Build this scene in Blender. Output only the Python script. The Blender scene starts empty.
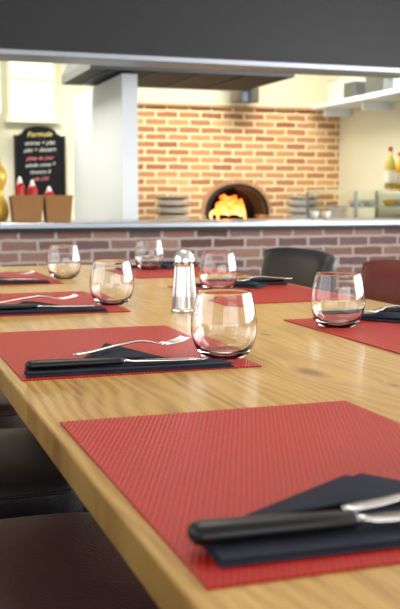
import bpy, bmesh, math, random
from mathutils import Vector, Matrix
random.seed(4)
S = bpy.context.scene
C = S.collection
R = math.radians

# ---------------------------------------------------------------- materials
def srgb(r, g, b):
    f = lambda c: (c/255/12.92) if c/255 <= .04045 else ((c/255+.055)/1.055)**2.4
    return (f(r), f(g), f(b), 1)

class NT:
    def __init__(s, name):
        s.m = bpy.data.materials.new(name); s.m.use_nodes = True
        s.t = s.m.node_tree; s.n = s.t.nodes; s.b = s.n['Principled BSDF']
    def link(s, a, b): s.t.links.new(a, b)
    def math(s, op, a, b=None, c=None):
        n = s.n.new('ShaderNodeMath'); n.operation = op
        for i, v in enumerate((a, b, c)):
            if v is None: continue
            if isinstance(v, (int, float)): n.inputs[i].default_value = v
            else: s.link(v, n.inputs[i])
        return n.outputs[0]
    def mix(s, fac, a, b, blend='MIX'):
        n = s.n.new('ShaderNodeMix'); n.data_type = 'RGBA'; n.blend_type = blend
        for idx, v in ((0, fac), (6, a), (7, b)):
            if isinstance(v, (int, float, tuple)): n.inputs[idx].default_value = v
            else: s.link(v, n.inputs[idx])
        return n.outputs[2]
    def ramp(s, fac, stops):
        n = s.n.new('ShaderNodeValToRGB')
        e = n.color_ramp.elements
        while len(e) < len(stops): e.new(.5)
        for i, (p, c) in enumerate(stops): e[i].position = p; e[i].color = c
        s.link(fac, n.inputs[0]); return n.outputs[0]
    def coords(s):
        t = s.n.new('ShaderNodeTexCoord'); x = s.n.new('ShaderNodeSeparateXYZ')
        s.link(t.outputs['Object'], x.inputs[0]); return t.outputs['Object'], x.outputs
    def comb(s, x, y, z=0.0):
        n = s.n.new('ShaderNodeCombineXYZ')
        for i, v in enumerate((x, y, z)):
            if isinstance(v, (int, float)): n.inputs[i].default_value = v
            else: s.link(v, n.inputs[i])
        return n.outputs[0]
    def noise(s, vec, scale, detail=3, rough=.5):
        n = s.n.new('ShaderNodeTexNoise'); n.inputs['Scale'].default_value = scale
        n.inputs['Detail'].default_value = detail; n.inputs['Roughness'].default_value = rough
        s.link(vec, n.inputs['Vector']); return n.outputs[0]
    def bump(s, h, strength=.3, dist=.002):
        n = s.n.new('ShaderNodeBump'); n.inputs['Strength'].default_value = strength
        n.inputs['Distance'].default_value = dist
        s.link(h, n.inputs['Height']); s.link(n.outputs[0], s.b.inputs['Normal'])

def simple(name, col, rough=.5, metal=0, noise_amt=.06, nscale=20, bump=0, spec=None):
    t = NT(name); v, x = t.coords()
    f = t.noise(v, nscale, 3)
    dark = tuple(c*(1-noise_amt*2) for c in col[:3])+(1,)
    t.link(t.mix(f, dark, col), t.b.inputs['Base Color'])
    t.b.inputs['Roughness'].default_value = rough
    t.b.inputs['Metallic'].default_value = metal
    if spec is not None: t.b.inputs['Specular IOR Level'].default_value = spec
    if bump: t.bump(f, bump, .002)
    return t.m

def glassmat(name, col=(1, 1, 1, 1), ior=1.45):
    t = NT(name); t.b.inputs['Base Color'].default_value = col
    t.b.inputs['Transmission Weight'].default_value = 1
    t.b.inputs['Roughness'].default_value = 0
    t.b.inputs['IOR'].default_value = ior
    return t.m

def emis(name, col, st):
    t = NT(name); t.b.inputs['Base Color'].default_value = col
    t.b.inputs['Emission Color'].default_value = col
    t.b.inputs['Emission Strength'].default_value = st
    return t.m

def brickmat(name, stops, mortar, bw, bh, ms, rough=.85):
    t = NT(name); v, x = t.coords()
    vec = t.comb(x[0], x[2], 0.0)
    nz = t.n.new('ShaderNodeTexNoise'); nz.inputs['Scale'].default_value = 14
    t.link(v, nz.inputs['Vector'])
    sub = t.n.new('ShaderNodeVectorMath'); sub.operation = 'MULTIPLY_ADD'
    t.link(nz.outputs['Color'], sub.inputs[0]); sub.inputs[1].default_value = (.018, .018, 0)
    t.link(vec, sub.inputs[2])
    b = t.n.new('ShaderNodeTexBrick')
    b.inputs['Scale'].default_value = 1; b.inputs['Brick Width'].default_value = bw
    b.inputs['Row Height'].default_value = bh; b.inputs['Mortar Size'].default_value = ms
    b.inputs['Mortar Smooth'].default_value = .2
    b.inputs['Color1'].default_value = (0, 0, 0, 1); b.inputs['Color2'].default_value = (1, 1, 1, 1)
    b.inputs['Mortar'].default_value = (.5, .5, .5, 1)
    t.link(sub.outputs[0], b.inputs['Vector'])
    col = t.ramp(b.outputs['Color'], stops)
    fine = t.noise(v, 60, 4)
    col = t.mix(.35, col, t.ramp(fine, [(.3, (.35, .35, .35, 1)), (.7, (1, 1, 1, 1))]), 'MULTIPLY')
    col = t.mix(b.outputs['Fac'], col, mortar)
    t.link(col, t.b.inputs['Base Color'])
    t.b.inputs['Roughness'].default_value = rough
    t.b.inputs['Specular IOR Level'].default_value = .2
    t.bump(t.math('SUBTRACT', 1.0, b.outputs['Fac']), .6, .008)
    return t.m

M = {}
M['brick_dining'] = brickmat('brick_dining', [(0, srgb(88, 62, 58)), (.35, srgb(144, 106, 94)), (.6, srgb(104, 84, 86)), (1, srgb(160, 122, 106))],
                             srgb(168, 156, 148), .22, .066, .009)
M['brick_kitchen'] = brickmat('brick_kitchen', [(0, srgb(164, 100, 74)), (.25, srgb(214, 158, 110)), (.5, srgb(178, 116, 88)), (.75, srgb(202, 144, 100)), (1, srgb(228, 182, 130))],
                              srgb(236, 214, 170), .215, .068, .012)
M['cream'] = simple('cream_plaster', srgb(232, 226, 198), .8, noise_amt=.02, nscale=3)
M['white_paint'] = simple('white_paint', srgb(234, 239, 240), .6, noise_amt=.01, nscale=3)
M['offwhite'] = simple('offwhite_plaster', srgb(225, 222, 214), .8, noise_amt=.02, nscale=3)
M['charcoal'] = simple('charcoal_panel', srgb(34, 34, 36), .55, noise_amt=.04, nscale=2, spec=.3)
M['steel'] = simple('brushed_steel', srgb(168, 174, 182), .32, 1, .05, 8)
M['steel_dull'] = simple('dull_steel', srgb(146, 150, 156), .45, 1, .05, 8)
M['steel_bright'] = simple('polished_steel', srgb(218, 217, 215), .12, 1, .02, 8)
M['shaker_steel'] = simple('fluted_steel', srgb(196, 193, 188), .24, 1, .02, 8)
M['darksteel'] = simple('dark_steel', srgb(50, 46, 42), .5, .6, .05, 8)
M['hoodblack'] = simple('hood_black', srgb(34, 32, 31), .6, 0, .05, 8, spec=.3)
M['black'] = simple('black_plastic', srgb(12, 12, 15), .34, 0, .05, 30, spec=.35)
M['glass'] = glassmat('clear_glass', ior=1.42)
M['glass_pane'] = glassmat('pane_glass', (.93, .98, .95, 1), 1.3)
M['darkwood'] = simple('dark_wood_legs', srgb(40, 28, 24), .45, 0, .2, 12)
M['cardboard'] = simple('kraft_cardboard', srgb(150, 104, 58), .8, 0, .1, 25)
M['soot'] = simple('sooty_brick', srgb(62, 36, 24), .95, 0, .25, 14)
M['porcelain'] = simple('porcelain', srgb(222, 218, 208), .25, 0, .01, 5)
M['terracotta'] = simple('brown_stoneware', srgb(128, 84, 56), .35, 0, .08, 12)
M['ketchup'] = simple('ketchup_red', srgb(180, 24, 20), .35, 0, .03, 5)
M['mustard'] = simple('mustard_yellow', srgb(222, 170, 34), .35, 0, .03, 5)
M['gold'] = simple('gold_lacquer', srgb(230, 186, 76), .35, .35, .03, 5)
M['whitecap'] = simple('white_cap', srgb(240, 240, 235), .4, 0, .01, 5)
M['oil'] = simple('olive_oil', srgb(196, 176, 76), .15, 0, .03, 5)
M['winegreen'] = simple('dark_bottle', srgb(70, 80, 40), .12, 0, .03, 5)
M['label'] = simple('paper_label', srgb(238, 230, 205), .7, 0, .02, 5)
M['blackboard'] = simple('blackboard_slate', srgb(28, 28, 30), .9, 0, .1, 6, spec=.2)
M['chalk'] = simple('chalk', srgb(205, 205, 200), .9, 0, .05, 80)
M['chalk_pink'] = simple('pink_chalk', srgb(222, 130, 130), .9, 0, .05, 80)
M['chalk_yellow'] = simple('yellow_chalk', srgb(222, 205, 120), .9, 0, .05, 80)
M['stone'] = simple('voussoir_brick', srgb(206, 154, 110), .85, 0, .15, 14)
M['log'] = simple('charred_log', srgb(60, 36, 24), .9, 0, .3, 30)

t = NT('napkin_cloth'); v, x = t.coords()
w = t.math('MULTIPLY', t.math('SINE', t.math('MULTIPLY', x[0], 5000.0)), t.math('SINE', t.math('MULTIPLY', x[1], 5000.0)))
f = t.noise(v, 22, 4)
t.link(t.mix(f, srgb(38, 40, 50), srgb(60, 62, 75)), t.b.inputs['Base Color'])
t.b.inputs['Roughness'].default_value = .95
t.b.inputs['Specular IOR Level'].default_value = .15
t.bump(t.math('ADD', t.math('MULTIPLY', w, .15), f), .7, .003)
M['napkin'] = t.m

t = NT('woven_red_vinyl'); v, x = t.coords()
P_ = .0046
u1 = t.math('MULTIPLY', x[0], 2*math.pi/P_)
v1 = t.math('MULTIPLY', x[1], 2*math.pi/P_)
w1 = t.math('SINE', t.math('ADD', u1, v1)); w2 = t.math('SINE', t.math('SUBTRACT', u1, t.math('MULTIPLY', v1, .4)))
h = t.math('ADD', t.math('MULTIPLY', w1, .45), t.math('MULTIPLY', w2, .55))
h01 = t.math('MULTIPLY_ADD', h, .5, .5)
big = t.noise(v, 5, 2)
c = t.mix(h01, srgb(142, 16, 12), srgb(188, 32, 23))
c = t.mix(t.math('MULTIPLY', big, .3), c, srgb(160, 22, 16))
t.link(c, t.b.inputs['Base Color'])
t.b.inputs['Roughness'].default_value = .34
t.b.inputs['Specular IOR Level'].default_value = .36
t.bump(h, .6, .0008)
M['mat'] = t.m

# oak
t = NT('oak_planks'); v, x = t.coords()
PW = .215
xo = t.math('ADD', x[0], .07)
pid = t.math('FLOOR', t.math('DIVIDE', xo, PW))
wn = t.n.new('ShaderNodeTexWhiteNoise'); wn.noise_dimensions = '1D'; t.link(pid, wn.inputs['W'])
off = t.math('MULTIPLY', wn.outputs[0], 7.0)
kn = None
for (kx, ky, a, b_) in ((.520, 1.09, .016, .040), (.60, 1.42, .007, .014), (.575, .98, .006, .012), (.9, 2.0, .010, .024)):
    dx = t.math('DIVIDE', t.math('SUBTRACT', x[0], kx), a)
    dy = t.math('DIVIDE', t.math('SUBTRACT', x[1], ky), b_)
    r2 = t.math('ADD', t.math('MULTIPLY', dx, dx), t.math('MULTIPLY', dy, dy))
    g = t.math('DIVIDE', 1.0, t.math('ADD', 1.0, r2))
    kn = g if kn is None else t.math('MAXIMUM', kn, g)
gx = t.math('ADD', t.math('ADD', x[0], off), t.math('MULTIPLY', kn, .05))
low = t.noise(t.comb(t.math('MULTIPLY', gx, 3.0), t.math('ADD', t.math('MULTIPLY', x[1], .6), off), 0.0), 2.2, 2)
ph = t.math('ADD', t.math('MULTIPLY', gx, 340.0), t.math('MULTIPLY', low, 70.0))
bands = t.math('MULTIPLY_ADD', t.math('SINE', ph), .5, .5)
fine = t.noise(t.comb(t.math('MULTIPLY', gx, 420.0), t.math('MULTIPLY', x[1], 7.0), x[2]), 1.0, 5, .65)
broad = t.noise(t.comb(t.math('MULTIPLY', gx, 26.0), t.math('MULTIPLY', x[1], 1.2), 0.0), 1.0, 3, .5)
g = t.math('ADD', t.math('ADD', t.math('MULTIPLY', bands, .13), t.math('MULTIPLY', fine, .60)), t.math('MULTIPLY', broad, .27))
col = t.ramp(g, [(.30, srgb(142, 100, 48)), (.46, srgb(184, 143, 76)), (.70, srgb(208, 172, 102))])
tint = t.ramp(wn.outputs[0], [(0, (.92, .90, .85, 1)), (1, (1, 1, 1, 1))])
col = t.mix(1.0, col, tint, 'MULTIPLY')
pores = t.noise(t.comb(t.math('MULTIPLY', gx, 700.0), t.math('MULTIPLY', x[1], 28.0), 3.3), 1.0, 2, .5)
col = t.mix(t.math('MULTIPLY', t.math('GREATER_THAN', pores, .64), .3), col, srgb(128, 88, 40))
seam = t.math('ABSOLUTE', t.math('SUBTRACT', t.math('FRACT', t.math('DIVIDE', xo, PW)), .5))
seamf = t.math('GREATER_THAN', seam, .4962)
col = t.mix(t.math('MULTIPLY', seamf, .4), col, srgb(106, 72, 34))
knf = t.ramp(kn, [(.35, (0, 0, 0, 1)), (.85, (1, 1, 1, 1))])
col = t.mix(t.math('MULTIPLY', knf, .8), col, srgb(112, 74, 38))
t.link(col, t.b.inputs['Base Color'])
t.link(t.math('MULTIPLY_ADD', fine, .2, .24), t.b.inputs['Roughness'])
t.b.inputs['Specular IOR Level'].default_value = .45
t.b.inputs['Coat Weight'].default_value = .25
t.b.inputs['Coat Roughness'].default_value = .18
t.bump(g, .25, .0006)
M['oak'] = t.m

def leather(name, c1, c2, rough=.38):
    t = NT(name); v, x = t.coords()
    vo = t.n.new('ShaderNodeTexVoronoi'); vo.inputs['Scale'].default_value = 230; t.link(v, vo.inputs['Vector'])
    f = t.noise(v, 8, 3)
    c = t.mix(f, c1, c2)
    c = t.mix(.4, c, t.ramp(vo.outputs['Distance'], [(.0, (.35, .35, .35, 1)), (.5, (1, 1, 1, 1))]), 'MULTIPLY')
    t.link(c, t.b.inputs['Base Color'])
    t.b.inputs['Roughness'].default_value = rough
    t.b.inputs['Specular IOR Level'].default_value = .45
    t.bump(vo.outputs['Distance'], .5, .001)
    return t.m
M['leather_burg'] = leather('burgundy_leather', srgb(76, 50, 48), srgb(100, 66, 63))
M['leather_black'] = leather('black_leather', srgb(32, 29, 31), srgb(46, 42, 44))
M['leather_brown'] = leather('brown_leather', srgb(66, 46, 42), srgb(88, 62, 56))
M['leather_red'] = leather('dark_red_leather', srgb(92, 34, 30), srgb(112, 44, 40))

t = NT('floor_tiles'); v, x = t.coords()
b = t.n.new('ShaderNodeTexBrick'); b.offset = 0
for k, val in (('Scale', 1), ('Brick Width', .4), ('Row Height', .4), ('Mortar Size', .006)): b.inputs[k].default_value = val
b.inputs['Color1'].default_value = srgb(42, 37, 35); b.inputs['Color2'].default_value = srgb(50, 44, 40); b.inputs['Mortar'].default_value = srgb(30, 27, 25)
t.link(v, b.inputs['Vector']); t.link(b.outputs['Color'], t.b.inputs['Base Color']); t.b.inputs['Roughness'].default_value = .5
M['floor'] = t.m

t = NT('flame'); v, x = t.coords()
f = t.math('MULTIPLY_ADD', t.noise(v, 20, 3), .6, t.math('MULTIPLY', t.math('SUBTRACT', x[2], .78), 1.5))
c = t.ramp(f, [(.22, (1, .66, .26, 1)), (.40, (1, .36, .06, 1)), (.58, (1, .16, .015, 1)), (.85, (.7, .07, .008, 1))])
t.link(c, t.b.inputs['Emission Color']); t.b.inputs['Emission Strength'].default_value = 3.0
t.b.inputs['Base Color'].default_value = (0, 0, 0, 1)
M['flame'] = t.m

# ---------------------------------------------------------------- mesh helpers
def finish(name, bm, mat, smooth=False):
    bmesh.ops.recalc_face_normals(bm, faces=bm.faces)
    me = bpy.data.meshes.new(name); bm.to_mesh(me); bm.free()
    if smooth:
        for p in me.polygons: p.use_smooth = True
    o = bpy.data.objects.new(name, me); C.objects.link(o)
    if mat: me.materials.append(M[mat] if isinstance(mat, str) else mat)
    return o

def box(name, lo, hi, mat, bev=0, seg=2):
    bm = bmesh.new()
    bmesh.ops.create_cube(bm, size=1)
    for vv in bm.verts:
        vv.co = Vector([lo[i] + (vv.co[i]+.5)*(hi[i]-lo[i]) for i in range(3)])
    if bev:
        bmesh.ops.bevel(bm, geom=bm.edges[:], offset=bev, segments=seg, profile=.5, affect='EDGES')
    return finish(name, bm, mat, smooth=False)

def lathe(name, prof, cx, cy, mat, seg=48, closed=False, smooth=True):
    bm = bmesh.new(); rings = []
    for (r, z) in prof:
        if r < 1e-6: rings.append([bm.verts.new((cx, cy, z))])
        else: rings.append([bm.verts.new((cx+r*math.cos(2*math.pi*i/seg), cy+r*math.sin(2*math.pi*i/seg), z)) for i in range(seg)])
    pairs = list(zip(rings[:-1], rings[1:]))
    if closed: pairs.append((rings[-1], rings[0]))
    for a, b in pairs:
        for i in range(seg):
            j = (i+1) % seg
            if len(a) == 1 and len(b) == 1: continue
            if len(a) == 1: bm.faces.new((a[0], b[i], b[j]))
            elif len(b) == 1: bm.faces.new((a[i], a[j], b[0]))
            else: bm.faces.new((a[i], a[j], b[j], b[i]))
    return finish(name, bm, mat, smooth)

def extrude_poly(name, pts, mapf, depth, mat, bev=0):
    bm = bmesh.new()
    a = [bm.verts.new(mapf(u, v, 0)) for u, v in pts]
    b = [bm.verts.new(mapf(u, v, depth)) for u, v in pts]
    bm.faces.new(a); bm.faces.new(b[::-1])
    n = len(pts)
    for i in range(n): bm.faces.new((a[i], a[(i+1) % n], b[(i+1) % n], b[i]))
    return finish(name, bm, mat)

def ribbon(bm, secs):
    rings = []
    N = 12
    for c, hw, ht, sd, up in secs:
        rings.append([bm.verts.new(c + sd*(hw*math.cos(2*math.pi*k/N)) + up*(ht*math.sin(2*math.pi*k/N))) for k in range(N)])
    for a, b in zip(rings[:-1], rings[1:]):
        for k in range(N):
            bm.faces.new((a[k], a[(k+1) % N], b[(k+1) % N], b[k]))
    bm.faces.new(rings[0]); bm.faces.new(rings[-1][::-1])

def group(name, parts, loc=(0, 0, 0), rot=0):
    e = bpy.data.objects.new(name, None); C.objects.link(e)
    e.empty_display_size = .05
    for p in parts: p.parent = e
    e.location = loc; e.rotation_euler = (0, 0, rot)
    return e

def move(o, loc, rot=0):
    o.location = loc; o.rotation_euler = (0, 0, rot); return o

# ---------------------------------------------------------------- room
XR = 4.43; XL = -2.6; YF = -3.0; YB = 8.7; ZC = 2.75; YW = 5.8
box('floor', (XL-.1, YF-.1, -.1), (XR+.1, 10.2, 0), 'floor')
box('ceiling', (XL-.1, YF-.1, ZC), (XR+.1, 10.2, ZC+.1), 'offwhite')
parts = [box('pier_back', (XL-.1, 4.2, 0), (XL, 10.1, ZC), 'offwhite'), box('pier_front', (XL-.1, YF, 0), (XL, -.6, ZC), 'offwhite'),
         box('sill_part', (XL-.1, -.6, 0), (XL, 4.2, .5), 'offwhite'), box('lintel', (XL-.1, -.6, 2.4), (XL, 4.2, ZC), 'offwhite')]
group('wall_left', parts)
fr = []
for yy in (-.6, 1.0, 2.6, 4.14): fr.append(box('mullion', (XL-.08, yy, .5), (XL-.02, yy+.06, 2.4), 'white_paint'))
for zz in (.5, 2.34): fr.append(box('rail', (XL-.08, -.54, zz), (XL-.02, 4.14, zz+.06), 'white_paint'))
group('added_window_left', fr)  # unseen window, added so that light from the left reaches the seats
parts = [box('pier_back', (XR, 4.6, 0), (XR+.1, 10.1, ZC), 'cream'),
         box('sill_part', (XR, -1.2, 0), (XR+.1, 4.6, .8), 'cream'),
         box('lintel', (XR, -1.2, 2.4), (XR+.1, 4.6, ZC), 'cream'),
         box('pier_front', (XR, YF, 0), (XR+.1, -1.2, ZC), 'cream')]
group('wall_right', parts)
fr = []
for yy in (-1.2, .68, 2.6, 4.54): fr.append(box('mullion', (XR+.02, yy, .8), (XR+.08, yy+.06, 2.4), 'white_paint'))
for zz in (.8, 2.34): fr.append(box('rail', (XR+.02, -1.14, zz), (XR+.08, 4.54, zz+.06), 'white_paint'))
group('window_1', fr)
parts = [box('pier_l', (XL, YF-.1, 0), (-1.6, YF, ZC), 'offwhite'), box('pier_r', (3.6, YF-.1, 0), (XR, YF, ZC), 'offwhite'),
         box('sill_part', (-1.6, YF-.1, 0), (3.6, YF, .8), 'offwhite'), box('lintel', (-1.6, YF-.1, 2.4), (3.6, YF, ZC), 'offwhite')]
group('wall_front', parts)
fr = []
for xx in (-1.6, .1, 1.85, 3.54): fr.append(box('mullion', (xx, YF-.08, .8), (xx+.06, YF-.02, 2.4), 'white_paint'))
for zz in (.8, 2.34): fr.append(box('rail', (-1.54, YF-.08, zz), (3.54, YF-.02, zz+.06), 'white_paint'))
group('window_2', fr)

BX0 = 2.0; BX1 = XR; BZ = 1.80
box('wall_back', (XL, YB, 0), (BX0, YB+.12, ZC), 'cream')
box('wall_back_upper', (BX0, YB-.02, BZ), (BX1, YB+.30, ZC), 'cream')
ox, hw, sill, oh = 3.36, .30, .745, .34
arch = []
for i in range(25):
    a = math.pi*i/24
    arch.append((ox - hw*math.cos(a), sill + .06 + (oh-.06)*math.sin(a)**.85))
pts = [(BX0, sill), (ox-hw, sill)] + arch + [(ox+hw, sill), (BX1, sill), (BX1, BZ), (BX0, BZ)]
up = extrude_poly('brick_upper', pts, lambda u, v, w: (u, YB+w, v), .30, 'brick_kitchen')
lo = box('brick_lower', (BX0, YB, 0), (BX1, YB+.30, sill), 'brick_kitchen')
group('wall_kitchen_brick', [up, lo])
box('trim_1', (BX0, YB-.04, BZ-.0), (BX1, YB-.02, BZ+.02), 'stone')

# pizza oven
n = 15
ov = []
for i in range(n):
    a0 = math.pi*(i+.06)/n; a1 = math.pi*(i+.94)/n
    def pt(a, k): return (ox-(hw+k)*math.cos(a), sill+.06+(oh-.06+k)*math.sin(a)**.85)
    ov.append(extrude_poly('voussoir', [pt(a0, .012), pt(a1, .012), pt(a1, .06), pt(a0, .06)], lambda u, v, w: (u, YB-.008+w, v), .015, 'stone'))
bm = bmesh.new()
a_in, a_out = [], []
for i in range(25):
    a = math.pi*i/24
    for lst, k in ((a_in, -.016), (a_out, .016)):
        u = ox-(hw+k)*math.cos(a); z = sill+.06+(oh-.06+k)*math.sin(a)**.85
        lst.append((bm.verts.new((u, YB-.045, z)), bm.verts.new((u, YB+.02, z))))
for i in range(24):
    bm.faces.new((a_in[i][0], a_in[i+1][0], a_out[i+1][0], a_out[i][0]))
    bm.faces.new((a_in[i][0], a_in[i+1][0], a_in[i+1][1], a_in[i][1]))
    bm.faces.new((a_out[i][0], a_out[i+1][0], a_out[i+1][1], a_out[i][1]))
    bm.faces.new((a_in[i][1], a_in[i+1][1], a_out[i+1][1], a_out[i][1]))
ov.append(finish('iron_frame', bm, 'darksteel'))
bm = bmesh.new()
rows = []
for j in range(9):
    e = math.pi/2*j/8
    rows.append([bm.verts.new((ox+.62*math.cos(e)*math.cos(2*math.pi*k/36), YB+.86+.62*math.cos(e)*math.sin(2*math.pi*k/36), sill+.46*math.sin(e))) for k in range(36)] if j < 8 else [bm.verts.new((ox, YB+.86, sill+.46))])
for j in range(8):
    for k in range(36):
        k2 = (k+1) % 36
        if j < 7:
            ang = (k+.5)*10
            if j < 5 and 245 < ang < 295: continue
            bm.faces.new((rows[j][k], rows[j][k2], rows[j+1][k2], rows[j+1][k]))
        else: bm.faces.new((rows[j][k], rows[j][k2], rows[8][0]))
ov.append(finish('dome', bm, 'soot', True))
ov.append(box('hearth', (ox-.7, YB+.30, sill-.08), (ox+.7, YB+1.4, sill), 'soot'))
bm = bmesh.new(); la = []
for i in range(25):
    a = math.pi*i/24
    u = ox-(hw-.006)*math.cos(a); z = sill+.06+(oh-.066)*math.sin(a)**.85
    la.append((bm.verts.new((u, YB+.0, z)), bm.verts.new((u, YB+.299, z))))
for i in range(24): bm.faces.new((la[i][0], la[i+1][0], la[i+1][1], la[i][1]))
ov.append(finish('throat_lining', bm, 'soot', True))
group('pizza_oven', ov)
# fire: broad glowing mass with short licking tongues
fl = []
for (dx, dy, r, h) in ((-.04, .36, .085, .19), (.02, .38, .11, .24), (.09, .39, .11, .25), (.15, .42, .09, .22), (-.09, .42, .06, .13), (.05, .33, .075, .15), (.05, .47, .10, .26), (0, .32, .05, .10), (.13, .34, .06, .13)):
    prof = [(0, sill+.005), (r*.8, sill+.01), (r, sill+.02+h*.25), (r*.92, sill+h*.50), (r*.72, sill+h*.72), (r*.38, sill+h*.90), (0, sill+h)]
    o = lathe('flame', prof, ox+dx+.05, YB+dy+.04, 'flame', 16)
    for vv in o.data.vertices:
        q = (vv.co.z-sill)
        vv.co.x += .02*math.sin(q*38+dx*40)*q/.1
    fl.append(o)
for k in range(4):
    a = lathe('log', [(0, -.16), (.028, -.155), (.03, 0), (.026, .15), (0, .155)], 0, 0, 'log', 10)
    a.rotation_euler = (R(90), 0, R(30+45*k)); a.location = (ox+.03+.03*k, YB+.38, sill+.032)
    fl.append(a)
group('wood_fire', fl)

box('wall_counter_brick', (XL, YW, 0), (XR, YW+.12, .775), 'brick_dining')
ct = [box('slab', (XL, YW-.05, .784), (XR, YW+.70, .818), 'steel', .006),
      box('front_lip', (XL, YW-.03, .764), (XR, YW+.1, .784), 'darksteel')]
group('steel_counter', ct)
be = [box('panel', (XL, YW-.1, 1.80), (XR, YW+.12, ZC), 'charcoal')]
be.append(box('steel_lip', (XL, YW-.125, 1.765), (XR, YW+.14, 1.802), 'steel_dull', .006))
group('pass_through_soffit', be)

box('wall_partition', (1.715, 6.62, 0), (1.825, 8.26, 1.81), 'white_paint')
hp = []
bm = bmesh.new()
def q(x0, x1, y0, y1, z): return [bm.verts.new(p) for p in ((x0, y0, z), (x1, y0, z), (x1, y1, z), (x0, y1, z))]
a = q(1.47, 2.95, 6.50, 7.50, 1.82); b = q(1.47, 2.95, 6.50, 7.50, 1.88); c_ = q(1.9, 2.6, 6.8, 7.3, 2.74)
for r1, r2 in ((a, b), (b, c_)):
    for i in range(4): bm.faces.new((r1[i], r1[(i+1) % 4], r2[(i+1) % 4], r2[i]))
bm.faces.new(c_)
hp.append(finish('canopy', bm, 'steel_dull'))
hp.append(box('filter_underside', (1.475, 6.505, 1.825), (2.945, 7.495, 1.85), 'hoodblack'))
for i in range(4):
    hp.append(box('filter_rib', (1.6+i*.33, 6.6, 1.818), (1.62+i*.33, 7.45, 1.826), 'darksteel'))
group('extractor_hood', hp)
lathe('flue_pipe', [(.13, 1.84), (.13, 2.74), (.12, 2.74), (.12, 1.84)], 3.36, 8.5, 'steel', 24, closed=True)

sh = [box('board', (4.08, 6.7, 1.80), (XR-.002, 8.6, 1.84), 'white_paint', .004)]
for yy in (6.9, 7.7, 8.45): sh.append(box('bracket', (4.15, yy, 1.73), (XR-.002, yy+.03, 1.80), 'white_paint'))
group('wall_shelf', sh)
for i, (yy, w_, h_) in enumerate(((7.05, .25, .16), (7.5, .3, .22), (7.95, .22, .14), (8.25, .25, .2))):
    o = group('storage_box', [box('body', (4.14, yy-w_/2, 1.842), (4.40, yy+w_/2, 1.842+h_), ('white_paint', 'steel', 'steel_dull', 'label')[i], .006),
                              box('lid', (4.13, yy-w_/2-.01, 1.842+h_), (4.41, yy+w_/2+.01, 1.862+h_), 'porcelain', .005)])

box('kitchen_worktop', (1.9, 8.05, .70), (XR-.01, YB-.005, .742), 'steel', .004)
box('kitchen_base_cabinet', (1.92, 8.1, .0), (XR-.02, YB-.01, .70), 'white_paint')
def plates(cx, cy, z, n, r, mat, mat2=None):
    ps = []
    for i in range(n):
        zz = z + i*.022
        ps.append(lathe('plate', [(0, zz), (r*.55, zz), (r, zz+.014), (r, zz+.02), (r*.58, zz+.008), (0, zz+.008)], cx, cy, (mat2 if (mat2 and i % 3 == 0) else mat), 32))
    return group('plate_stack', ps)
plates(2.62, 8.36, .744, 11, .16, 'porcelain', 'terracotta')
plates(3.92, 8.40, .744, 11, .16, 'porcelain', 'steel_dull')
plates(4.19, 8.22, .744, 7, .10, 'porcelain')

dc = [box('base', (3.72, 7.0, 0), (4.40, 7.9, .76), 'steel', .005), box('top_shelf', (3.72, 7.0, 1.02), (4.40, 7.9, 1.035), 'glass_pane'),
      box('front_glass', (3.72, 7.0, .76), (4.40, 7.006, 1.02), 'glass_pane'), box('side_glass', (3.72, 7.01, .76), (3.726, 7.9, 1.02), 'glass_pane')]
for (xx, yy) in ((3.71, 6.99), (4.39, 6.99), (3.71, 7.88), (4.39, 7.88)): dc.append(box('post', (xx, yy, .76), (xx+.02, yy+.02, 1.02), 'steel'))
dc.append(box('mid_shelf', (3.75, 7.1, .89), (4.38, 7.86, .897), 'steel'))
group('display_cabinet', dc)
for (xx, yy, m) in ((3.85, 7.25, 'porcelain'), (4.0, 7.3, 'porcelain'), (4.15, 7.22, 'mustard'), (4.28, 7.3, 'porcelain')):
    lathe('food_bowl', [(0, .899), (.04, .899), (.065, .95), (.06, .95), (0, .925)], xx, yy, m, 24)
def bottle(cx, cy, z, h, r, body, name='oil_bottle'):
    b_ = lathe('body', [(0, z), (r, z+.003), (r, z+h*.58), (r*.85, z+h*.66), (r*.36, z+h*.76), (r*.33, z+h*.95), (0, z+h*.95)], cx, cy, body, 28)
    l_ = lathe('label', [(r*1.02, z+h*.15), (r*1.02, z+h*.45)], cx, cy, 'label', 28)
    k_ = lathe('cap', [(0, z+h), (r*.4, z+h), (r*.4, z+h*.91), (0, z+h*.91)], cx, cy, 'ketchup', 20)
    group(name, [b_, l_, k_])
bottle(4.07, 7.08, 1.036, .34, .042, 'oil')
bottle(4.18, 7.12, 1.036, .30, .040, 'mustard')
bottle(4.29, 7.07, 1.036, .33, .040, 'winegreen', 'wine_bottle')

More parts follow.
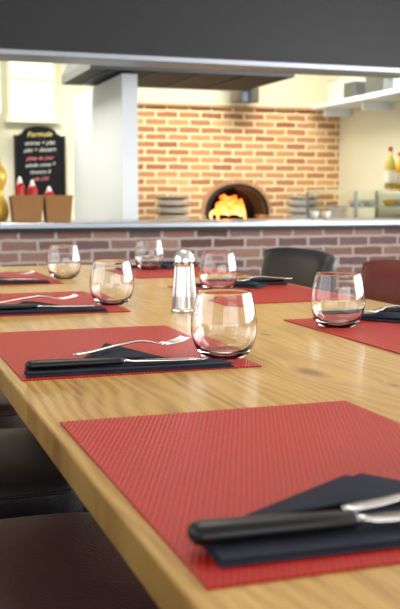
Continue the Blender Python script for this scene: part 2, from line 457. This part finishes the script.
def tub(cx, cy, w_):
    z = .82; h_ = .155
    bm = bmesh.new()
    def ring(k, zz): return [bm.verts.new((cx+sx*k, cy+sy*k*.8, zz)) for sx, sy in ((-1, -1), (1, -1), (1, 1), (-1, 1))]
    r = [ring(w_*.44, z), ring(w_*.52, z+h_), ring(w_*.49, z+h_), ring(w_*.42, z+.006)]
    for a, b in zip(r[:-1], r[1:]):
        for i in range(4): bm.faces.new((a[i], a[(i+1) % 4], b[(i+1) % 4], b[i]))
    bm.faces.new(r[0]); bm.faces.new(r[-1])
    body = finish('body', bm, 'cardboard')
    rim = box('rim', (cx-w_*.53, cy-w_*.43, z+h_), (cx+w_*.53, cy-w_*.40, z+h_+.008), 'cardboard')
    group('kraft_tub', [body, rim])
tub(.955, 6.04, .185); tub(1.15, 6.06, .165)
def squeeze(cx, cy, z, col, h=.2):
    group('sauce_bottle', [lathe('body', [(0, z), (.03, z), (.032, z+.01), (.032, z+h*.78), (.02, z+h*.86), (0, z+h*.86)], cx, cy, col, 20),
                           lathe('nozzle', [(.018, z+h*.86), (.016, z+h*.9), (.006, z+h), (0, z+h)], cx, cy, 'whitecap', 16)])
squeeze(.955, 6.27, .819, 'ketchup', .28); squeeze(1.035, 6.28, .819, 'ketchup', .26); squeeze(1.14, 6.27, .819, 'ketchup', .22)
lathe('gold_decanter', [(0, .82), (.035, .82), (.05, .84), (.058, .88), (.05, .93), (.03, .97), (.022, 1.0), (.03, 1.03), (.046, 1.07), (.05, 1.10), (.04, 1.14), (.018, 1.17), (.012, 1.20), (.015, 1.21), (0, 1.215)], .822, 6.24, 'gold', 32)
for xx in (2.95, 3.04):
    lathe('espresso_cup', [(0, .82), (.022, .82), (.035, .875), (.031, .875), (.02, .826), (0, .826)], xx, 6.15, 'porcelain', 24)

BXc = 1.50; bw_ = .205
pts = [(BXc-bw_, .98), (BXc+bw_, .98), (BXc+bw_, 1.50)]
for i in range(9):
    a = math.pi*i/8
    pts.append((BXc+.15*math.cos(a), 1.53+.06*math.sin(a)))
pts.append((BXc-bw_, 1.50))
board = extrude_poly('slate', pts, lambda u, v, w: (u, YB-.03+w, v), .028, 'blackboard')
cp = [board]
for lo, hi in (((BXc-bw_-.02, .96), (BXc+bw_+.02, .985)), ((BXc-bw_-.02, .96), (BXc-bw_, 1.51)), ((BXc+bw_, .96), (BXc+bw_+.02, 1.51))):
    cp.append(box('frame', (lo[0], YB-.045, lo[1]), (hi[0], YB-.02, hi[1]), 'hoodblack'))
for txt, z, s_, mm in (('Formule', 1.50, .065, 'chalk_yellow'), ('entree + plat', 1.43, .05, 'chalk'), ('plat + dessert', 1.37, .05, 'chalk'), ('pizza du jour', 1.30, .045, 'chalk_pink'), ('salade mixte 9', 1.24, .045, 'chalk'), ('tiramisu 6', 1.18, .045, 'chalk'), ('cafe 2.50', 1.12, .04, 'chalk_pink')):
    cu = bpy.data.curves.new('chalk_text', 'FONT'); cu.body = txt; cu.size = s_; cu.align_x = 'CENTER'; cu.offset = .0004; cu.extrude = .0005; cu.shear = .3
    cu.materials.append(M[mm])
    o = bpy.data.objects.new('chalk_text', cu); C.objects.link(o); o.rotation_euler = (R(90), R(-3), 0); o.location = (BXc, YB-.033, z)
    cp.append(o)
group('menu_chalkboard', cp)
wn_ = [box('frame_l', (1.22, YB-.04, 1.64), (1.25, YB-.002, 2.3), 'cream'), box('frame_r', (1.63, YB-.04, 1.64), (1.66, YB-.002, 2.3), 'cream'),
       box('sill', (1.20, YB-.07, 1.615), (1.68, YB-.002, 1.64), 'cream'), box('transom', (1.25, YB-.03, 1.98), (1.63, YB-.002, 2.0), 'cream'),
       box('lit_pane', (1.25, YB-.012, 1.64), (1.63, YB-.004, 2.3), emis('daylight_pane', (1, .95, .80, 1), .45))]
group('window_3', wn_)
group('wall_cupboard', [box('carcass', (.55, 8.3, 1.66), (1.12, YB-.002, 2.5), 'white_paint', .004), box('door', (.57, 8.28, 1.68), (1.10, 8.3, 2.48), 'cream', .004),
                        box('handle', (1.05, 8.265, 1.75), (1.06, 8.28, 1.9), 'steel')])

# ---------------------------------------------------------------- table
TX0, TX1, TY0, TY1, TZ = .160, 1.02, -.20, 3.12, .75
tp = [box('top', (TX0, TY0, TZ-.030), (TX1, TY1, TZ), 'oak', .0025, 2)]
for (xx, yy) in ((.50, .05), (.50, 2.85)):
    tp.append(box('pedestal', (xx, yy, .04), (xx+.16, yy+.12, TZ-.06), 'hoodblack', .004))
    tp.append(box('foot', (xx-.18, yy-.02, 0), (xx+.34, yy+.14, .04), 'hoodblack', .006))
tp.append(box('stretcher', (.545, .17, TZ-.09), (.615, 2.85, TZ-.031), 'hoodblack'))
group('dining_table', tp)

# ---------------------------------------------------------------- place settings
MW, ML = .305, .425
def placemat():
    bm = bmesh.new()
    bmesh.ops.create_grid(bm, x_segments=16, y_segments=22, size=.5)
    for vv in bm.verts:
        vv.co.x = (vv.co.x+.5)*MW; vv.co.y = (vv.co.y+.5)*ML; vv.co.z = .0016
    ret = bmesh.ops.extrude_face_region(bm, geom=bm.faces[:])
    for e in ret['geom']:
        if isinstance(e, bmesh.types.BMVert): e.co.z = .0002
    return finish('placemat', bm, 'mat')

def slab_sheet(bm, top_pts, thick, n=12, m=10, bulge=.0):
    L, Rr, A = top_pts
    grids = []
    for k in range(2):
        rows_ = []
        for i in range(n+1):
            f = i/n; a = L.lerp(A, f); b = Rr.lerp(A, f); row = []
            for j in range(m+1):
                g_ = j/m; p = a.lerp(b, g_)
                p.z += bulge*math.sin(math.pi*g_)*math.sin(math.pi*min(1, .35+f*.65))
                if k == 1: p.z -= thick
                row.append(bm.verts.new(p))
            rows_.append(row)
        for i in range(n):
            for j in range(m): bm.faces.new((rows_[i][j], rows_[i][j+1], rows_[i+1][j+1], rows_[i+1][j]))
        grids.append(rows_)
    A0, B0 = grids
    for i in range(n):
        bm.faces.new((A0[i][0], A0[i+1][0], B0[i+1][0], B0[i][0])); bm.faces.new((A0[i][m], A0[i+1][m], B0[i+1][m], B0[i][m]))
    for j in range(m): bm.faces.new((A0[0][j], A0[0][j+1], B0[0][j+1], B0[0][j]))
    bmesh.ops.remove_doubles(bm, verts=bm.verts[:], dist=1e-6)

def napkin(p):
    y0, y1, x0, x1, tl, tr, ax, ay, lift = p
    ps = []
    for i in range(3):
        z0 = .0020+i*.0019
        ins = (.0, .0022, .0008)[i]
        bm = bmesh.new()
        skew = .005
        c = [(x0+ins, y0+ins+skew), (x1-ins*2, y0+ins-skew), (x1-ins-.004, y1-ins-skew), (x0+ins+.003, y1-ins+skew)]
        a = [bm.verts.new((u, v, z0)) for u, v in c]; b = [bm.verts.new((u, v, z0+.0018)) for u, v in c]
        bm.faces.new(a); bm.faces.new(b)
        for k in range(4): bm.faces.new((a[k], a[(k+1) % 4], b[(k+1) % 4], b[k]))
        bmesh.ops.bevel(bm, geom=bm.edges[:], offset=.0008, segments=2, profile=.5, affect='EDGES')
        ps.append(finish('folded_band', bm, 'napkin'))
    bm = bmesh.new()
    yb = y1-.004
    slab_sheet(bm, (Vector((tl, yb, .0050)), Vector((tr, yb, .0050)), Vector((ax, ay, .0042))), .0022, bulge=.003)
    slab_sheet(bm, (Vector((tl+.022, yb, .0074+lift*.3)), Vector((tr-.006, yb, .0074+lift*.3)), Vector((ax+.004, ay-.018, .0072+lift))), .0016, bulge=.007)
    ps.append(finish('folded_corner', bm, 'napkin', True))
    return group('napkin', ps)

def knife(ky, kx=.012, a=-4.5, L=.122, k=1.0):
    z = .0078+.0060*k
    bm = bmesh.new()
    up = Vector((0, 0, 1)); d = Vector((math.cos(R(a)), math.sin(R(a)), 0)); p0 = Vector((kx, ky, z)); p1 = p0+d*L; sd = up.cross(d)
    secs = [(p0.lerp(p1, f), w*k, h*k, sd, up) for f, w, h in ((0, .004, .003), (.02, .0080, .0050), (.06, .0098, .0060), (.25, .0092, .0060), (.6, .0080, .0056), (.95, .0068, .0048), (1, .004, .003))]
    ribbon(bm, secs); hnd = finish('handle', bm, 'black', True)
    bm = bmesh.new()
    p2 = p1 + d*.108
    secs = [(p1.lerp(p2, f)-d*.002+Vector((0, 0, -.002*f)), w, h, sd, up) for f, w, h in ((0, .0045, .003), (.06, .0045, .0022), (.1, .008, .0012), (.55, .0088, .001), (.85, .007, .0009), (.97, .0035, .0007), (1, .001, .0004))]
    ribbon(bm, secs); bl = finish('blade', bm, 'steel_bright', True)
    return group('table_knife', [hnd, bl])

def fork(x0, y0, a=16, dz=.003):
    bm = bmesh.new(); up = Vector((0, 0, 1))
    L = .18
    d = Vector((math.cos(R(a)), math.sin(R(a)), 0)); sd = up.cross(d)
    p0 = Vector((x0, y0, dz))
    def P(f, z): return p0 + d*(L*f) + Vector((0, 0, z))
    prof = [(0, .003, .001, .0150), (.03, .0066, .0015, .0150), (.15, .0060, .0015, .0160), (.35, .0038, .0016, .020), (.55, .0028, .0019, .023), (.66, .004, .0016, .021), (.71, .0095, .0013, .018), (.78, .0118, .0012, .0155)]
    ribbon(bm, [(P(f, z), w, h, sd, up) for f, w, h, z in prof])
    for k in range(4):
        o_ = sd*((k-1.5)*.0062)
        ribbon(bm, [(P(f, z)+o_, w, .0011, sd, up) for f, w, z in ((.765, .0020, .0158), (.85, .0018, .0155), (.93, .0016, .0175), (1.0, .0009, .0215))])
    return finish('table_fork', bm, 'steel_bright', True)

def glass(x, y):
    z = TZ+.0022; k = .945; kr = 1.03
    outer = [(0, 0), (.024, 0), (.030, .002), (.0375, .014), (.0425, .030), (.0440, .043), (.0428, .058), (.0395, .076), (.0356, .0935), (.0353, .0945)]
    inner = [(.0348, .0945), (.0345, .0935), (.0387, .076), (.0420, .058), (.0432, .043), (.0416, .031), (.0362, .016), (.027, .0075), (0, .0055)]
    o = lathe('drinking_glass', [(r*kr, z+h*k) for r, h in outer+inner], x, y, 'glass', 64)
    m = o.modifiers.new('subsurf', 'SUBSURF'); m.levels = 1; m.render_levels = 1
    return o

def setting(ox_, oy_, rot, nap, kn_, fk):
    zt = TZ+.0002
    move(placemat(), (ox_, oy_, zt), rot)
    for o in (napkin(nap), knife(**kn_), fork(*fk)):
        o.location = (ox_, oy_, zt); o.rotation_euler = (0, 0, rot)

#            y0   y1    x0    x1   tl    tr    apx   apy  lift
setting(.173, .490, 0, (.018, .080, .016, .285, .024, .235, .170, .166, .003), dict(ky=.050, kx=.006, L=.110, k=1.18), (.112, .057, 3, .002))
setting(.173, 1.145, 0, (.005, .044, .006, .268, .060, .205, .140, .200, .006), dict(ky=.028, kx=.008, a=-2.5, k=1.0), (.074, .066, 20))
setting(.173, 1.79, 0, (.010, .056, .008, .262, .060, .205, .120, .170, .004), dict(ky=.040), (.050, .072, 14))
setting(.173, 2.44, 0, (.010, .056, .008, .272, .060, .205, .130, .170, .004), dict(ky=.040), (.080, .072, 18))
setting(1.003, .93, math.pi, (.010, .058, .008, .272, .060, .205, .130, .17, .003), dict(ky=.042), (.090, .072, 12))
setting(1.003, 1.575, math.pi, (.008, .054, .008, .250, .060, .185, .120, .14, .003), dict(ky=.038), (.024, .062, 2))
setting(1.003, 2.27, math.pi, (.008, .054, .008, .250, .060, .185, .120, .14, .003), dict(ky=.038), (.004, .066, 8))
setting(1.003, 2.96, math.pi, (.008, .056, .008, .262, .060, .205, .130, .15, .003), dict(ky=.040), (.004, .064, 2))
for x, y in ((.454, 1.220), (.470, 1.908), (.503, 2.565), (.742, 1.453), (.772, 2.115), (.812, 2.825), (.470, .675)):
    glass(x, y)

def shaker(x, y):
    z = TZ+.0005; kr = 1.03
    bm = bmesh.new(); seg = 72; rings = []
    for r, h in ((0, 0), (.0215, 0), (.0235, .004), (.0225, .03), (.0185, .075), (.0175, .088), (0, .088)):
        r *= kr
        if r == 0: rings.append([bm.verts.new((x, y, z+h))]); continue
        rings.append([bm.verts.new((x+r*(1-.06*abs(math.sin(6*2*math.pi*i/seg)))*math.cos(2*math.pi*i/seg), y+r*(1-.06*abs(math.sin(6*2*math.pi*i/seg)))*math.sin(2*math.pi*i/seg), z+h)) for i in range(seg)])
    for a, b in zip(rings[:-1], rings[1:]):
        for i in range(seg):
            j = (i+1) % seg
            if len(a) == 1: bm.faces.new((a[0], b[i], b[j]))
            elif len(b) == 1: bm.faces.new((a[i], a[j], b[0]))
            else: bm.faces.new((a[i], a[j], b[j], b[i]))
    body = finish('body', bm, 'shaker_steel', False)
    base = lathe('base_ring', [(.0245*kr, z), (.0252*kr, z+.003), (.0245*kr, z+.007), (.0225*kr, z+.008)], x, y, 'steel_bright')
    cap = lathe('cap', [(.0185*kr, z+.086), (.0195*kr, z+.088), (.0195*kr, z+.100), (.0185*kr, z+.103), (.018*kr, z+.107), (.014*kr, z+.114), (.008, z+.118), (0, z+.119)], x, y, 'steel_bright')
    holes = [lathe('hole', [(.0012, z+.1185), (0, z+.1193)], x+.006*math.cos(k*1.256), y+.006*math.sin(k*1.256), 'black', 8) for k in range(5)]
    group('salt_shaker', [body, base, cap]+holes)
shaker(.574, 1.76)

# ---------------------------------------------------------------- chairs
def chair(x, y, rot, mat):
    ps = []
    N = 56; dz = .008
    def sq(r, z):
        out = []
        for k in range(N):
            a = 2*math.pi*k/N; c, s = math.cos(a), math.sin(a)
            p = 7.0
            m = (abs(c)**p+abs(s)**p)**(-1/p)
            out.append((r*m*c*.225, r*m*s*.235, z+dz))
        return out
    bm = bmesh.new()
    prev = None
    for r, z in ((.5, .375), (.94, .375), (.985, .385), (1, .41), (1, .432), (.985, .448), (.95, .456), (.85, .462), (.5, .468), (.2, .470)):
        ring = [bm.verts.new(p) for p in sq(r, z)]
        if prev:
            for k in range(N): bm.faces.new((prev[k], prev[(k+1) % N], ring[(k+1) % N], ring[k]))
        else: bm.faces.new(ring)
        prev = ring
    bm.faces.new(prev)
    ps.append(finish('seat', bm, mat, True))
    bm = bmesh.new(); pr = None; first = None
    path = sq(1.0, .442)
    for k in range(N):
        c = Vector(path[k]); nx = Vector(path[(k+1) % N])-Vector(path[k-1]); nx.normalize()
        o_ = nx.cross(Vector((0, 0, 1)))
        ring = [bm.verts.new(c+o_*(.003*math.cos(q_*math.pi/3))+Vector((0, 0, .003*math.sin(q_*math.pi/3)))) for q_ in range(6)]
        if pr:
            for q_ in range(6): bm.faces.new((pr[q_], pr[(q_+1) % 6], ring[(q_+1) % 6], ring[q_]))
        else: first = ring
        pr = ring
    for q_ in range(6): bm.faces.new((pr[q_], pr[(q_+1) % 6], first[(q_+1) % 6], first[q_]))
    ps.append(finish('piping', bm, mat, True))
    bm = bmesh.new(); NU, NV = 16, 12
    faces = {}
    for side in (0, 1):
        for i in range(NU+1):
            for j in range(NV+1):
                u = -1+2*i/NU; w = j/NV
                edge = min(1, (1-abs(u))*6)*min(1, (1-w)*7+.0)*min(1, w*7)
                th = .012+.02*max(0, edge)**.5
                yy = u*.235*(1-.03*w); zz = .43+w*.385 - .015*(u**4)*(w)
                xx = -.225-.055*w+.02*u*u + (th if side else -th)
                faces[(side, i, j)] = bm.verts.new((xx, yy, zz))
        for i in range(NU):
            for j in range(NV):
                bm.faces.new([faces[(side, i+a, j+b)] for a, b in ((0, 0), (1, 0), (1, 1), (0, 1))])
    for i in range(NU):
        for j in (0, NV): bm.faces.new((faces[(0, i, j)], faces[(0, i+1, j)], faces[(1, i+1, j)], faces[(1, i, j)]))
    for j in range(NV):
        for i in (0, NU): bm.faces.new((faces[(0, i, j)], faces[(0, i, j+1)], faces[(1, i, j+1)], faces[(1, i, j)]))
    ps.append(finish('backrest', bm, mat, True))
    ps.append(box('apron', (-.20, -.21, .35), (.20, .21, .384), 'darkwood'))
    for n_, (lx, ly) in enumerate(((-.185, -.195), (.185, -.195), (-.185, .195), (.185, .195))):
        bm = bmesh.new()
        tvs = [bm.verts.new((lx+a*.019, ly+b*.019, .383)) for a, b in ((-1, -1), (1, -1), (1, 1), (-1, 1))]
        k = 1.06
        bvs = [bm.verts.new((lx*k+a*.012, ly*k+b*.012, 0)) for a, b in ((-1, -1), (1, -1), (1, 1), (-1, 1))]
        for i in range(4): bm.faces.new((tvs[i], tvs[(i+1) % 4], bvs[(i+1) % 4], bvs[i]))
        bm.faces.new(tvs); bm.faces.new(bvs)
        ps.append(finish('leg_%d' % (n_+1), bm, 'darkwood'))
    return group('dining_chair', ps, (x, y, 0), rot)
chair(.15, .68, 0, 'leather_black')
chair(.15, 1.29, 0, 'leather_burg')
chair(.15, 1.90, 0, 'leather_black')
chair(.15, 2.55, 0, 'leather_brown')
chair(.965, .72, math.pi, 'leather_black')
chair(.965, 1.36, math.pi, 'leather_red')
chair(.965, 2.01, math.pi, 'leather_red')
chair(.965, 2.66, math.pi, 'leather_black')

# ---------------------------------------------------------------- lights
def area(name, loc, rot, sx, sy, power, col=(1, 1, 1)):
    l = bpy.data.lights.new(name, 'AREA'); l.shape = 'RECTANGLE'; l.size = sx; l.size_y = sy; l.energy = power; l.color = col
    o = bpy.data.objects.new(name, l); C.objects.link(o); o.location = loc; o.rotation_euler = [R(a) for a in rot]; return o
area('window_daylight_side', (XR+.25, 1.7, 1.6), (0, 90, 0), 1.6, 5.6, 350, (.98, .98, 1))
area('fill_light_left', (XL-.25, 1.8, 1.45), (0, -90, 0), 1.9, 4.6, 75, (.96, .98, 1))  # added fill from the left to brighten the chair seats
area('window_daylight_front', (1.0, YF-.25, 1.6), (90, 0, 0), 5.0, 1.6, 85, (.97, .98, 1))
area('fill_light_dining', (.6, 2.2, 2.70), (0, 0, 0), 1.0, 2.0, 22, (1, .93, .80))  # added overhead fill for the table, no fixture known here
area('ceiling_light_kitchen_a', (3.2, 7.3, 2.70), (0, 0, 0), 1.4, .5, 80, (1, .96, .86))
area('ceiling_light_kitchen_b', (.7, 7.2, 2.70), (0, 0, 0), 1.4, .6, 82, (1, .97, .89))
l = bpy.data.lights.new('fire_glow', 'POINT'); l.energy = 6; l.color = (1, .38, .10); l.shadow_soft_size = .06
o = bpy.data.objects.new('fire_glow', l); C.objects.link(o); o.location = (ox+.05, YB+.46, sill+.33)

w = bpy.data.worlds.new('World'); S.world = w; w.use_nodes = True
bg = w.node_tree.nodes['Background']; bg.inputs[0].default_value = (.88, .93, 1, 1); bg.inputs[1].default_value = 1.0

# ---------------------------------------------------------------- camera
cam = bpy.data.cameras.new('camera'); co = bpy.data.objects.new('camera', cam); C.objects.link(co)
co.location = (0, 0, .965); co.rotation_euler = (R(90-6.2), 0, R(-19))
cam.sensor_fit = 'HORIZONTAL'; cam.sensor_width = 24; cam.lens = 58.8
cam.clip_start = .02
cam.dof.use_dof = True; cam.dof.focus_distance = 1.36; cam.dof.aperture_fstop = 11
S.camera = co
S.view_settings.view_transform = 'Standard'
S.view_settings.exposure = 0
